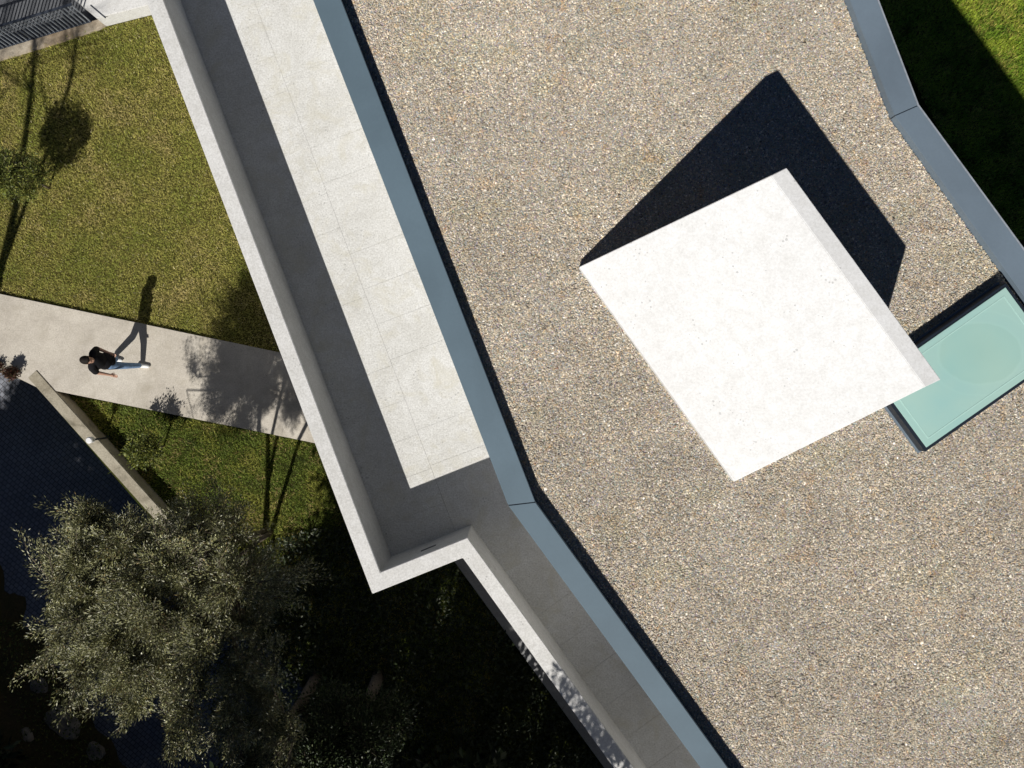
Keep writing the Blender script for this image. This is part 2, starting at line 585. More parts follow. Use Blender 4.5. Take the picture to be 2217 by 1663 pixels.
seg_prism('window', ca, ca + dd * .50, ca2, ca2 + dd * .50, Z_FLOOR + 0.02, 6.33, M_glass, house, gap=0.02, bevel=0)
seg_prism('plain_wall', ca + dd * .50, cb, ca2 + dd * .50, Vector(GL2[2]), Z_FLOOR + 0.0, 6.34, M_wall, house, gap=0.0, bevel=0)

# walkway floor of separate slabs
fp = [at(p[0], p[1], Z_FLOOR) for p in [(0, 0)]]
base_poly = PI + inset_line(CL, -0.40)[::-1]
floor = prism_obj('walkway_floor', PI + inset_line(CL, -0.43)[::-1], Z_FLOOR - 0.30, Z_FLOOR - 0.014, M_joint, house)
peak = Vector(PI[2]); cc = Vector(inset_line(CL, -0.36)[1])
u = (Vector(PI[1]) - Vector(PI[0])).normalized(); nU = Vector((-u.y, u.x))
if nU.x < 0: nU = -nU
u2 = (Vector(PI[3]) - Vector(PI[2])).normalized(); nL = Vector((-u2.y, u2.x))
if nL.x < 0: nL = -nL
s = (cc - peak).normalized(); nS = Vector((-s.y, s.x))
if nS.y < 0: nS = -nS
w = (peak - Vector(PI[1])).normalized(); nW = Vector((-w.y, w.x))
if nW.y < 0: nW = -nW
GU = inset_line(CL, -0.36)
gU = (Vector(GU[1]) - Vector(GU[0])).normalized(); nGU = Vector((-gU.y, gU.x)); nGU = nGU if nGU.x < 0 else -nGU
gL = (Vector(GU[2]) - Vector(GU[1])).normalized(); nGL = Vector((-gL.y, gL.x)); nGL = nGL if nGL.x < 0 else -nGL
J = 0.0014


def paver_zone(origin, u, n, cols, step, length, clips, offs):
    k = 0
    x0 = 0.0
    for ci, wd in enumerate(cols):
        t = -length + offs[ci]
        while t < 0.6:
            L_ = step[ci % len(step)] * random.choice((1.0, 1.0, 2.0))
            q = []
            for (a, b) in ((t + J, x0 + J), (t + L_ - J, x0 + J), (t + L_ - J, x0 + wd - J), (t + J, x0 + wd - J)):
                v = origin + u * a + n * b
                q.append((v.x, v.y))
            for (pp, nn) in clips:
                q = clip_poly(q, pp, nn)
                if len(q) < 3: break
            if len(q) >= 3:
                ar = abs(sum(q[i][0] * q[(i + 1) % len(q)][1] - q[(i + 1) % len(q)][0] * q[i][1] for i in range(len(q)))) / 2
                if ar > 0.01:
                    dz = random.uniform(-0.0012, 0.0012)
                    prism_obj('floor_slab', q, Z_FLOOR - 0.012, Z_FLOOR + dz, M_floor, floor)
            t += L_
        x0 += wd


paver_zone(Vector(PI[1]), u, nU, [1.09, 0.95, 0.9], [0.585, 0.6], 12.3,
           [(PI[1], nU), (PI[1], nW), (tuple(peak), nS), (GU[1], nGU)], [0.1, 0.37, 0.2])
paver_zone(peak + u2 * 0.2, u2, nL, [0.75, 0.9], [0.6], 0.9,
           [(PI[2], nL), (tuple(peak), -nS), (GU[1], nGL)], [0, 0.3])
paver_zone(peak + u2 * 9.0, u2, nL, [0.75, 0.9], [0.6], 9.0,
           [(PI[2], nL), (tuple(peak), -nS), (GU[1], nGL)], [0, 0.3])

# sloping white roof-light hood
zl = Z_GRAV + 0.11; zh = Z_GRAV + 1.62
T1 = at(1254, 578, zl); T4 = at(1590, 1043, zl); T2 = at(1703, 363, zh); T3 = at(2037, 822, zh)
I2 = at(1669, 380, zh); I3 = at(2003, 838, zh)
bm = bmesh.new()
V = [bm.verts.new(p) for p in (T1, I2, T2, T3, I3, T4)]
B = [bm.verts.new((p.x, p.y, Z_GRAV - 0.02)) for p in (T1, I2, T2, T3, I3, T4)]
bm.faces.new((V[0], V[5], V[4], V[1])); bm.faces.new((V[1], V[4], V[3], V[2]))
for i in range(6):
    j = (i + 1) % 6
    bm.faces.new((V[i], B[i], B[j], V[j]))
bm.faces.new(B)
bmesh.ops.recalc_face_normals(bm, faces=bm.faces[:])
bmesh.ops.bevel(bm, geom=[e for e in bm.edges], offset=0.006, segments=2, affect='EDGES', clamp_overlap=True)
hood = link('roof_hood', bm_mesh(bm, 'roof_hood'), M_hood, house)
hood['label'] = 'large white sloping wedge-shaped hood standing on the gravel roof'

# glass roof light
zs = Z_GRAV + 0.19
A = at(2177, 622, zs); Lc = at(1896, 819, zs); Bc = at(2006, 969, zs); Rc = at(2287, 772, zs)
ctr = (A + Lc + Bc + Rc) / 4


def grow(d):
    out = []
    e1 = (Lc - A).normalized(); e2 = (Rc - A).normalized()
    out.append(A - e1 * d - e2 * d); out.append(Lc + e1 * d - e2 * d); out.append(Bc + e1 * d + e2 * d); out.append(Rc - e1 * d + e2 * d)
    return [(p.x, p.y) for p in out]


sl = prism_obj('roof_light', grow(0.04), Z_GRAV - 0.02, zs - 0.012, M_frame, house, bevel=0.004)
sl['label'] = 'rectangular pale green glass roof light with thin dark frame'
m, N, L, P = new_mat('green_glass')
tc = N.new('ShaderNodeTexCoord').outputs['Object']
nz = noise_node(N, L, 0.9, 3, 0.5, 0.4, tc)
base = ramp(N, L, nz.outputs['Fac'], [(0.3, (0.325, 0.545, 0.515)), (0.7, (0.40, 0.585, 0.515))]).outputs['Color']
# faint reflection rings, painted into the glass colour
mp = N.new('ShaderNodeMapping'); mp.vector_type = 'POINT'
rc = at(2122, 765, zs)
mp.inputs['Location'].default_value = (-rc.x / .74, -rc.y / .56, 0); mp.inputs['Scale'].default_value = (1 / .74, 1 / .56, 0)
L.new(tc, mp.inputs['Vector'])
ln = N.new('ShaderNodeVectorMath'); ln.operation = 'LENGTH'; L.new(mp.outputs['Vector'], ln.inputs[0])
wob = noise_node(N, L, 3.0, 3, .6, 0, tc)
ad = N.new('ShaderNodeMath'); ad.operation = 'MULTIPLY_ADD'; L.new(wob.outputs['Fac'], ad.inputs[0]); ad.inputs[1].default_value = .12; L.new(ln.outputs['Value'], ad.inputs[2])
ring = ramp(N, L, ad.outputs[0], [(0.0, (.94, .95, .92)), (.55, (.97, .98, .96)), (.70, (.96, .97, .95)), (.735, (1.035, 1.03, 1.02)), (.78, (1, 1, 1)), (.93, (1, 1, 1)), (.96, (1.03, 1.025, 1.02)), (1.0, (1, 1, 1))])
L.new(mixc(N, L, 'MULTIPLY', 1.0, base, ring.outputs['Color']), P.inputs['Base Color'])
P.inputs['Roughness'].default_value = 0.25
P.inputs['Coat Weight'].default_value = 0.6; P.inputs['Coat Roughness'].default_value = 0.03
M_green = m
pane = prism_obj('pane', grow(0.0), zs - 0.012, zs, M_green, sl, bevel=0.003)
pane.matrix_parent_inverse = Matrix.Identity(4)
M_spacer = plain('glazing_spacer', (0.42, 0.63, 0.57), 0.3, 0, 0.05)
M_band = plain('glazing_edge_band', (0.33, 0.53, 0.47), 0.25, 0, 0.05)
o1 = [Vector(p) for p in grow(-0.075)]; o2 = [Vector(p) for p in grow(-0.088)]
for i in range(4):
    j = (i + 1) % 4
    prism_obj('spacer_bar', [tuple(o1[i]), tuple(o1[j]), tuple(o2[j]), tuple(o2[i])], zs + 0.0005, zs + 0.0025, M_spacer, sl)
o0 = [Vector(p) for p in grow(0.055)]; oo = [Vector(p) for p in grow(0.07)]
prism_obj('flashing', [(p[0], p[1]) for p in grow(0.06)], Z_GRAV - 0.015, Z_GRAV + 0.03, M_zinc2, sl)
# threshold strip at the foot of the lower parapet
ap = [at(982, 1214, 0.1), at(1312, 1668, 0.1), at(1640, 2120, 0.1), at(1760, 2060, 0.1), at(1100, 1150, 0.1)]
tag(prism_obj('paved_strip', [(p.x, p.y) for p in ap], -0.3, 0.1, M_apron, bevel=0.01), kind='structure')

# ------------------------------------------------------------------ roof gravel
def gravel():
    sp = 0.0150
    poly = inset_line(CR, -0.012) + inset_line(RL, 0.008)[::-1]
    x0, x1, y0, y1 = -2.9, 6.8, -5.2, 5.2
    nx = int((x1 - x0) / sp); ny = int((y1 - y0) / sp)
    gx, gy = np.meshgrid(np.arange(nx), np.arange(ny))
    gx = gx.ravel().astype(float); gy = gy.ravel().astype(float)
    X = x0 + (gx + (gy % 2) * 0.5 + rng.normal(0, 0.36, gx.size)) * sp
    Y = y0 + (gy + rng.normal(0, 0.36, gx.size)) * sp
    Pn = np.stack([X, Y], 1)
    k = inside(Pn, poly)
    hp = [(p.x, p.y) for p in (T1, T2, T3, T4)]
    k &= ~inside(Pn, hp)
    k &= ~inside(Pn, grow(0.045))
    Pn = Pn[k]; n = len(Pn)
    r = 0.0092 * np.exp(rng.normal(0, 0.27, n)); r = np.clip(r, 0.005, 0.019)
    big = rng.random(n) < .012
    r = np.where(big, r * 1.7, r)
    # gentle drifts left by wind and feet
    drift = vnoise(Pn[:, 0], Pn[:, 1], 0.7, 91) * .014 + vnoise(Pn[:, 0], Pn[:, 1], 0.22, 92) * .008
    z = Z_GRAV - 0.0110 + rng.random(n) * 0.006 + drift * .55
    D = np.array([[1, 0, 0], [0, 1, 0], [-1, 0, 0], [0, -1, 0], [0, 0, .62]], float)
    F = np.array([[0, 1, 4], [1, 2, 4], [2, 3, 4], [3, 0, 4]])
    th = rng.random(n) * 6.283; el = 0.8 + rng.random(n) * 0.75
    V = D[None] * r[:, None, None] * (1 + rng.normal(0, 0.22, (n, 5, 1)))
    V[:, :, 0] *= el[:, None]
    V[:, 4, :2] += rng.normal(0, .3, (n, 2)) * r[:, None]
    V[:, :4, 2] -= r[:, None] * .5
    tilt = rng.normal(0, 0.33, n)
    y_ = V[:, :, 1].copy(); z_ = V[:, :, 2].copy()
    V[:, :, 1] = y_ * np.cos(tilt)[:, None] - z_ * np.sin(tilt)[:, None]
    V[:, :, 2] = y_ * np.sin(tilt)[:, None] + z_ * np.cos(tilt)[:, None]
    x_ = V[:, :, 0].copy(); y_ = V[:, :, 1].copy()
    V[:, :, 0] = x_ * np.cos(th)[:, None] - y_ * np.sin(th)[:, None]
    V[:, :, 1] = x_ * np.sin(th)[:, None] + y_ * np.cos(th)[:, None]
    V += np.stack([Pn[:, 0], Pn[:, 1], z], 1)[:, None, :]
    Fa = (F[None] + (np.arange(n) * 5)[:, None, None]).reshape(-1, 3)
    pal = np.array([[.62, .535, .385], [.53, .465, .35], [.74, .67, .53], [.40, .345, .26], [.60, .46, .28], [.56, .45, .35], [.44, .44, .41], [.86, .81, .71], [.22, .19, .15], [.48, .30, .19]])
    pr = np.array([.23, .22, .14, .14, .09, .08, .07, .035, .03, .006]); pr /= pr.sum()
    c = pal[rng.choice(len(pal), n, p=pr)] * np.exp(rng.normal(0, 0.19, n))[:, None]
    a1 = vnoise(Pn[:, 0], Pn[:, 1], 1.3, 3); a2 = vnoise(Pn[:, 0], Pn[:, 1], 0.32, 4); a3 = vnoise(Pn[:, 0], Pn[:, 1], 0.11, 5)
    c = c * (0.80 + 0.20 * a1 + 0.16 * a2 + .10 * a3)[:, None] * np.array([.86, .855, .88])
    # faint greenish and rusty patches of dirt
    g = np.clip((vnoise(Pn[:, 0], Pn[:, 1], .5, 6) - .74) * 3, 0, .3)[:, None]
    c = c * (1 - g) + c * np.array([.86, .90, .74]) * g
    q = np.clip((vnoise(Pn[:, 0], Pn[:, 1], .17, 8) - .82) * 4, 0, .6)[:, None]
    c = c * (1 - q) + c * np.array([.98, .80, .62]) * q
    me = np_mesh('roof_gravel', V.reshape(-1, 3), Fa, np.repeat(c, 5, 0))
    o = link('roof_gravel', me, M_pebble)
    tag(o, 'beige and grey pebbles covering the flat roof', 'gravel', kind='stuff')


gravel()

# ------------------------------------------------------------------ grass
def blades(name, P, zfun, length, width, colfn, label, seed, upright=0.55):
    r = np.random.default_rng(seed)
    n = len(P)
    th = r.random(n) * 6.283
    ln = length * np.exp(r.normal(0, 0.35, n)); wd = width * (0.7 + 0.6 * r.random(n))
    lean = np.clip(r.normal(upright, 0.25, n), 0.1, 1.2)          # angle from vertical
    dx = np.cos(th); dy = np.sin(th)
    z = np.full(n, zfun) if np.isscalar(zfun) else zfun
    base = np.stack([P[:, 0], P[:, 1], z - 0.004], 1)
    side = np.stack([-dy, dx, np.zeros(n)], 1) * wd[:, None] * 0.5
    up1 = np.stack([dx * np.sin(lean * .6), dy * np.sin(lean * .6), np.cos(lean * .6)], 1) * (ln * .55)[:, None]
    l2 = np.minimum(lean * 1.9, 1.7)
    up2 = np.stack([dx * np.sin(l2), dy * np.sin(l2), np.cos(l2)], 1) * (ln * .55)[:, None]
    V = np.stack([base - side, base + side, base + up1 + side * .9, base + up1 - side * .9, base + up1 + up2], 1)
    idx = np.arange(n)[:, None] * 5
    F = np.concatenate([idx + np.array([[0, 1, 2]]), idx + np.array([[0, 2, 3]]), idx + np.array([[3, 2, 4]])], 0)
    c = np.repeat(colfn(P, r, n), 5, 0)
    o = link(name, np_mesh(name, V.reshape(-1, 3), F, c), M_grass)
    tag(o, label, 'grass', kind='stuff')
    return o


def lawn_col(P, r, n):
    dry = np.array([.58, .48, .18]); mid = np.array([.45, .42, .105]); grn = np.array([.33, .36, .068]); dk = np.array([.13, .13, .035])
    f = vnoise(P[:, 0], P[:, 1], 0.55, 11) * .55 + vnoise(P[:, 0], P[:, 1], 0.16, 12) * .3 + r.random(n) * .35
    c = np.where((f > .79)[:, None], dry, np.where((f > .46)[:, None], mid, grn))
    c = np.where((r.random(n) < .12)[:, None], dk, c)
    c = np.where((r.random(n) < .02)[:, None], np.array([.70, .62, .36]), c)
    return c * np.exp(r.normal(0, .2, n))[:, None]


def green_col(P, r, n):
    mid = np.array([.31, .32, .06]); grn = np.array([.17, .225, .036]); dk = np.array([.07, .09, .022]); dry = np.array([.42, .32, .13])
    f = vnoise(P[:, 0], P[:, 1], 0.45, 21) * .6 + vnoise(P[:, 0], P[:, 1], .15, 22) * .3 + r.random(n) * .3 - .05
    c = np.where((f > .62)[:, None], mid, np.where((f > .3)[:, None], grn, dk))
    c = np.where((r.random(n) < np.where(vnoise(P[:, 0], P[:, 1], .35, 23) > .66, .35, .05))[:, None], dry, c)
    return c * np.exp(r.normal(0, .22, n))[:, None]


def scatter(poly, n_per_m2, seed, excl=()):
    r = np.random.default_rng(seed)
    xs = [p[0] for p in poly]; ys = [p[1] for p in poly]
    n = int((max(xs) - min(xs)) * (max(ys) - min(ys)) * n_per_m2)
    P = np.stack([r.uniform(min(xs), max(xs), n), r.uniform(min(ys), max(ys), n)], 1)
    k = inside(P, poly)
    for e in excl: k &= ~inside(P, e)
    return P[k]


up_lawn = [xy(*p, 0) for p in [(-160, 182), (0, 131), (214, 64), (232, 61), (328, 35), (420, 10), (760, 790), (604, 763), (0, 636), (-160, 602)]]
P_ = scatter(up_lawn, 4200, 31)
blades('lawn_grass', P_, 0.0, 0.040, 0.0075, lawn_col, 'short dry olive lawn grass above the garden path', 32, 0.75)
lo_lawn = [xy(*p, Z_LOW) for p in [(96, 845), (660, 957), (830, 990), (1120, 1280), (1000, 1700), (820, 1640), (310, 1085)]]
P_ = scatter(lo_lawn, 2600, 33)
blades('rough_grass', P_, Z_LOW, 0.065, 0.008, green_col, 'longer green grass below the garden path', 34, 0.6)
rt_lawn = [xy(*p, Z_RIGHT) for p in [(1830, -120), (2330, -120), (2330, 520), (2150, 520)]]
P_ = scatter(rt_lawn, 2600, 35)
blades('meadow_grass', P_, Z_RIGHT, 0.085, 0.010, lambda P, r, n: green_col(P, r, n) * np.array([1.25, 1.5, .85]), 'bright green weedy grass beyond the right roof edge', 36, 0.6)

# ------------------------------------------------------------------ trees and shrubs
def leaf_mesh(name, C, D, ln, wd, col, seed, up=0.5):
    """Leaves at C pointing along D (unit vectors); folded diamonds."""
    r = np.random.default_rng(seed)
    n = len(C)
    up_v = r.normal(0, 1, (n, 3)); up_v[:, 2] = np.abs(up_v[:, 2]) + up
    side = np.cross(D, up_v); side /= (np.linalg.norm(side, axis=1, keepdims=True) + 1e-9)
    nor = np.cross(side, D)
    L_ = (ln * np.exp(r.normal(0, .22, n)))[:, None]; W_ = (wd * np.exp(r.normal(0, .2, n)))[:, None]
    V = np.stack([C, C + D * L_ * .45 + side * W_ * .5 + nor * W_ * .12, C + D * L_ - nor * L_ * .08, C + D * L_ * .45 - side * W_ * .5 + nor * W_ * .12], 1)
    idx = np.arange(n)[:, None] * 4
    F = np.concatenate([idx + np.array([[0, 1, 2]]), idx + np.array([[0, 2, 3]])], 0)
    return np_mesh(name, V.reshape(-1, 3), F, np.repeat(col, 4, 0))


def unit(a):
    return a / (np.linalg.norm(a, axis=-1, keepdims=True) + 1e-9)


def palette(r, n, cols, probs, var=.2):
    cols = np.array(cols); probs = np.array(probs, float); probs /= probs.sum()
    return cols[r.choice(len(cols), n, p=probs)] * np.exp(r.normal(0, var, n))[:, None]


def make_tree(name, label, cat, base, stems, tips, limbs, leaves_per, leaf, pal, seed, mat, spread=0.22, twig_r=0.006,
              group=None, droop=0.0, trunk_mat=None, leaf_up=0.5, out_w=1.0):
    """stems: list of polylines [(p, r), ...]; limbs: limb end points; tips: twig ends."""
    r = np.random.default_rng(seed)
    root = empty(name, base); tag(root, label, cat, group)
    bm = bmesh.new()
    forks = []
    for st in stems:
        for (p, r1), (q, r2) in zip(st[:-1], st[1:]):
            frustum(bm, p, q, r1, r2, 9)
        forks.append((Vector(st[-1][0]), st[-1][1]))
        if len(st) > 2: forks.append((Vector(st[-2][0]), st[-2][1]))
    link('trunk', bm_mesh(bm, 'trunk', True), trunk_mat or M_bark, root)
    bm = bmesh.new()
    nodes = []
    for lp in limbs:
        lp = Vector(lp)
        f, fr = min(forks, key=lambda t: (t[0] - lp).length + r.random() * .5)
        mid = (f + lp) / 2 + Vector(r.normal(0, .12, 3)) * (lp - f).length * .5
        mid.z += 0.06 * (lp - f).length
        pts = [f, f * .5 + mid * .5 + Vector((0, 0, .03)), mid, mid * .5 + lp * .5, lp]
        rs = np.linspace(fr * .62, twig_r * 2.2, 5)
        for i in range(4):
            frustum(bm, pts[i], pts[i + 1], rs[i], rs[i + 1], 6, False)
        nodes += [np.array(pts[2]), np.array(pts[3]), np.array(pts[4])]
    nodes = np.array(nodes)
    tips = np.asarray(tips)
    Cs = []; Ds = []; Ts = []
    cen = tips.mean(0)
    for t in tips:
        d = np.linalg.norm(nodes - t, axis=1)
        n0 = nodes[np.argmin(d + r.random(len(d)) * .12)]
        vec = t - n0; ln = np.linalg.norm(vec)
        bend = r.normal(0, .1, 3) * ln
        m1 = n0 + vec * .5 + bend
        frustum(bm, n0, m1, twig_r * 1.6, twig_r, 3, False)
        frustum(bm, m1, t, twig_r, twig_r * .45, 3, False)
        k = leaves_per
        s = r.random(k) ** .6
        pos = np.where((s < .5)[:, None], n0 + (m1 - n0) * (s * 2)[:, None], m1 + (t - m1) * ((s - .5) * 2)[:, None])
        far = spread * (0.35 + .65 * r.random(k))
        off = r.normal(0, 1, (k, 3)); off = unit(off) * far[:, None]
        pos = pos + off * .9
        dr = unit(vec)[None] * .7 * out_w + unit(off) * .8 + r.normal(0, .35, (k, 3))
        dr[:, 2] += .15 - droop
        Cs.append(pos); Ds.append(unit(dr)); Ts.append(np.full(k, math.exp(r.normal(0, .28))))
    link('branches', bm_mesh(bm, 'branches', False), M_twig, root)
    C = np.concatenate(Cs); D = np.concatenate(Ds)
    col = palette(r, len(C), *pal) * np.concatenate(Ts)[:, None]
    me = leaf_mesh('crown', C, D, leaf[0], leaf[1], col, seed + 1, leaf_up)
    o = link('crown', me, mat, root)
    o['kind'] = 'stuff'
    return root


OLIVE = ([[.185, .185, .078], [.25, .245, .12], [.125, .13, .05], [.44, .43, .31], [.20, .15, .06]], [.36, .26, .24, .09, .05])
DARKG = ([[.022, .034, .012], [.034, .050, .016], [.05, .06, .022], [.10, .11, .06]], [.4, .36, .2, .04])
MIDG = ([[.16, .18, .035], [.10, .125, .026], [.24, .24, .055], [.06, .08, .02]], [.35, .3, .2, .15])


def olive_tree():
    r = np.random.default_rng(101)
    cx, cy = -5.25, -3.15
    base = at(578, 1150, Z_LOW)
    tips = []
    lobes = [(-0.95, 0.72, 4.25, .8), (-1.45, 0.30, 4.1, .75), (-1.55, -0.55, 4.2, .7), (-1.0, -0.2, 4.6, .9), (0.2, 0.2, 4.7, 1.1), (-0.4, -1.05, 4.6, .9),
             (0.7, -1.0, 4.6, 1.05), (1.15, 0.05, 4.4, .9), (0.35, 0.95, 3.9, .75), (-1.05, -1.15, 4.4, 0.62), (-0.1, -0.4, 4.95, 1.0), (0.35, -1.75, 4.5, .7), (1.15, -1.9, 4.4, .75),
             (1.55, -2.35, 4.2, .6), (-0.05, -0.15, 4.2, .75), (-0.45, -1.65, 4.3, .5), (-1.95, -0.15, 3.9, .45), (-1.55, 0.85, 3.9, .45),
             (-1.05, 0.1, 3.3, .8), (-0.2, 0.55, 3.4, .75), (0.7, 0.3, 3.5, .7), (-1.75, 0.35, 3.5, .6), (-1.6, -0.4, 3.05, .7), (-1.15, -0.9, 3.4, .6), (-2.0, -.1, 3.3, .5)]
    limbs = []
    for (lx, ly, lz, lr) in lobes:
        n = int(88 * lr * lr) + 12
        d = unit(r.normal(0, 1, (n, 3)))
        rad = lr * (0.62 + .38 * r.random(n))[:, None]
        p = d * rad; p[:, 2] *= .62
        p[:, 2] = np.where(p[:, 2] < -.3, p[:, 2] * .5, p[:, 2])
        p += np.array([cx + lx, cy + ly, lz])
        tips.append(p)
        limbs.append((cx + lx * .9, cy + ly * .9, lz - .15))
        for _ in range(2):
            limbs.append(tuple(np.array([cx + lx, cy + ly, lz]) + r.normal(0, .35, 3) * np.array([1, 1, .4]) * lr))
    tips = np.concatenate(tips)
    # the outline breaks into fans of shoots
    rel = tips[:, :2] - np.array([cx, cy]); th = np.arctan2(rel[:, 1], rel[:, 0]); rr = np.linalg.norm(rel, axis=1)
    k = 1 + np.clip(rr - .7, 0, 1.2) * (.10 * np.sin(5 * th + 1.3) + .09 * np.sin(9 * th + .4) + .07 * np.sin(17 * th + 2.0))
    tips[:, :2] = np.array([cx, cy]) + rel * k[:, None]
    # stray outer shoots
    ext = tips[r.choice(len(tips), 200)]
    dirv = ext - np.array([cx, cy, 4.2]); dirv = unit(dirv)
    ext = ext + dirv * r.uniform(.12, .5, (200, 1)) + r.normal(0, .05, (200, 3))
    tips = np.concatenate([tips, ext])
    b = base
    stems = [[((b.x, b.y, -.35), .075), ((b.x - .25, b.y + .01, .7), .052), ((b.x - .56, b.y + .02, 1.8), .045), ((b.x - .85, b.y + .04, 2.9), .038)],
             [((b.x + .10, b.y - .02, -.35), .055), ((b.x + .12, b.y - .03, .7), .042), ((b.x + .14, b.y - .06, 1.8), .036), ((b.x + .4, b.y - .1, 3.0), .042)],
             [((b.x - .25, b.y + .01, .7), .045), ((b.x - .33, b.y + .03, 1.6), .036), ((b.x - .40, b.y + .06, 2.9), .03)]]
    make_tree('olive_tree', 'large grey-green olive tree beside the drive, casting shade on the path', 'tree', (b.x, b.y, Z_LOW), stems, tips, limbs, 112,
              (.050, .0135), OLIVE, 102, M_olive, spread=.125, twig_r=.006, leaf_up=.6)


olive_tree()


def blob_tree(name, label, x, y, z0, h, rad, n_tips, leaves_per, leaf, pal, seed, mat=None, crown0=0.3, group=None, squash=1.0, trunk_r=.14, cat='tree', spread=.25, lobes=9):
    r = np.random.default_rng(seed)
    tips = []; limbs = []
    for k in range(lobes):
        t = r.random()
        zc = z0 + h * (crown0 + (1 - crown0) * (0.15 + .72 * t))
        rr = rad * (1 - .55 * t)
        a = r.random() * 6.283; q = rr * math.sqrt(r.random()) * .75
        c = np.array([x + q * math.cos(a), y + q * math.sin(a), zc])
        lr = rad * (.42 + .25 * r.random()) * (1 - .3 * t)
        n = n_tips // lobes
        p = unit(r.normal(0, 1, (n, 3))) * (lr * (.55 + .45 * r.random(n)))[:, None]
        p[:, 2] *= squash
        tips.append(c + p)
        limbs.append(tuple(c)); limbs.append(tuple(c + r.normal(0, .3, 3) * lr))
    tips = np.concatenate(tips)
    zt = z0 + h * (crown0 + .25)
    stems = [[((x, y, z0 - .1), trunk_r), ((x + .05, y, z0 + (zt - z0) * .5), trunk_r * .8), ((x, y + .05, zt), trunk_r * .55)]]
    return make_tree(name, label, cat, (x, y, z0), stems, tips, limbs, leaves_per, leaf, pal, seed + 1, mat or M_leaf, spread=spread, group=group)


# shaded dark tree at the bottom of the picture
p = at(760, 1590, 2.6)
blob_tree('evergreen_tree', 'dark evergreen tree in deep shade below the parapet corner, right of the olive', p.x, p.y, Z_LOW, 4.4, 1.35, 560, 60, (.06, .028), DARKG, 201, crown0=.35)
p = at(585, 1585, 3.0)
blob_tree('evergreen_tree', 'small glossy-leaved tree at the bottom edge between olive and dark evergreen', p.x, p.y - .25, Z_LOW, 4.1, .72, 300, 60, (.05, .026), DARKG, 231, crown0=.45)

# trees that stand just outside the picture and shade its lower part
TG = 'garden trees standing below the picture edge'
spec = [(-17.2, -9.0, 10.4, 2.4, 520, 301), (-14.6, -9.4, 10.4, 2.3, 520, 306), (-12.0, -9.6, 10.0, 2.3, 520, 311), (-9.5, -9.9, 9.0, 2.1, 520, 321), (-7.2, -10.4, 8.4, 2.0, 520, 331),
        (-4.4, -8.3, 13.6, 1.9, 480, 341), (-1.6, -8.7, 11.6, 2.0, 480, 346), (0.4, -8.6, 13.9, 2.3, 300, 351), (2.6, -9.4, 12.6, 2.2, 300, 361)]
spec += [(-12.9, -11.2, 9.6, 2.2, 460, 436), (-15.2, -11.6, 10.6, 2.2, 460, 441), (-13.3, -8.5, 9.8, 1.9, 460, 411), (-15.9, -9.4, 10.2, 2.0, 460, 416), (-10.8, -9.2, 9.0, 1.8, 460, 421), (-9.9, -12.6, 9.5, 2.2, 460, 426), (-7.9, -12.2, 8.6, 2.2, 460, 431)]
spec += [(-19.0 + 2.7 * k, -13.6 - .5 * (k % 2), 11.8, 2.5, 460, 371 + 5 * k) for k in range(8)]
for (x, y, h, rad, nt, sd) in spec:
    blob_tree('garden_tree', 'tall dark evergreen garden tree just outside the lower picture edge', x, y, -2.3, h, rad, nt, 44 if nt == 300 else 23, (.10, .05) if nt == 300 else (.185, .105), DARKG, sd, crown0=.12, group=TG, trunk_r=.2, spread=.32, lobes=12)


def shrub(name, label, px, py, h, rad, n_tips, lp, leaf, pal, seed, group=None, z=0.0, low=.15, spread=.09, upright=0.0):
    r = np.random.default_rng(seed)
    b = at(px, py, z)
    d = unit(r.normal(0, 1, (n_tips, 3))); d[:, 2] = np.abs(d[:, 2]) * (1 if upright else np.sign(r.normal(.5, 1, n_tips)))
    p = d * (.6 + .4 * r.random((n_tips, 1))) * np.array([rad, rad, h * (1 - low) * .5])
    if upright:
        p[: n_tips // 6, 2] *= 1 + upright
    p += np.array([b.x, b.y, z + h * (low + (1 - low) * .5)])
    st = [[((b.x, b.y, z - .03), .022), ((b.x + .01, b.y, z + h * .25), .018), ((b.x, b.y + .01, z + h * .45), .012)]]
    limbs = [tuple(np.array([b.x, b.y, z + h * .55]) + r.normal(0, .3, 3) * np.array([rad, rad, h * .3])) for _ in range(8)]
    return make_tree(name, label, 'shrub', (b.x, b.y, z), st, p, limbs, lp, leaf, pal, seed + 1, M_leaf, spread=spread, twig_r=.003, group=group)


shrub('rounded_shrub', 'clipped rounded green shrub on the lawn at the left edge', 108, 408, 1.75, .55, 260, 34, (.05, .022), MIDG, 401, low=.28, spread=.1)
shrub('young_shrub', 'young leafy shrub on the strip of grass below the path', 356, 966, 1.35, .42, 120, 30, (.05, .026), MIDG, 411, low=.2, upright=.45, z=Z_LOW)
RED = ([[.09, .035, .022], [.07, .042, .02], [.13, .08, .045], [.05, .045, .018]], [.4, .3, .15, .15])
shrub('red_leaved_shrub', 'small red-leaved shrub at the corner where path meets drive', 40, 808, .40, .12, 42, 22, (.045, .022), RED, 421, z=.0, low=.15)
shrub('red_leaved_shrub', 'low reddish plant at the left picture edge beside the drive', 0, 797, .22, .14, 30, 18, (.05, .022), RED, 431, z=.0, low=.1)

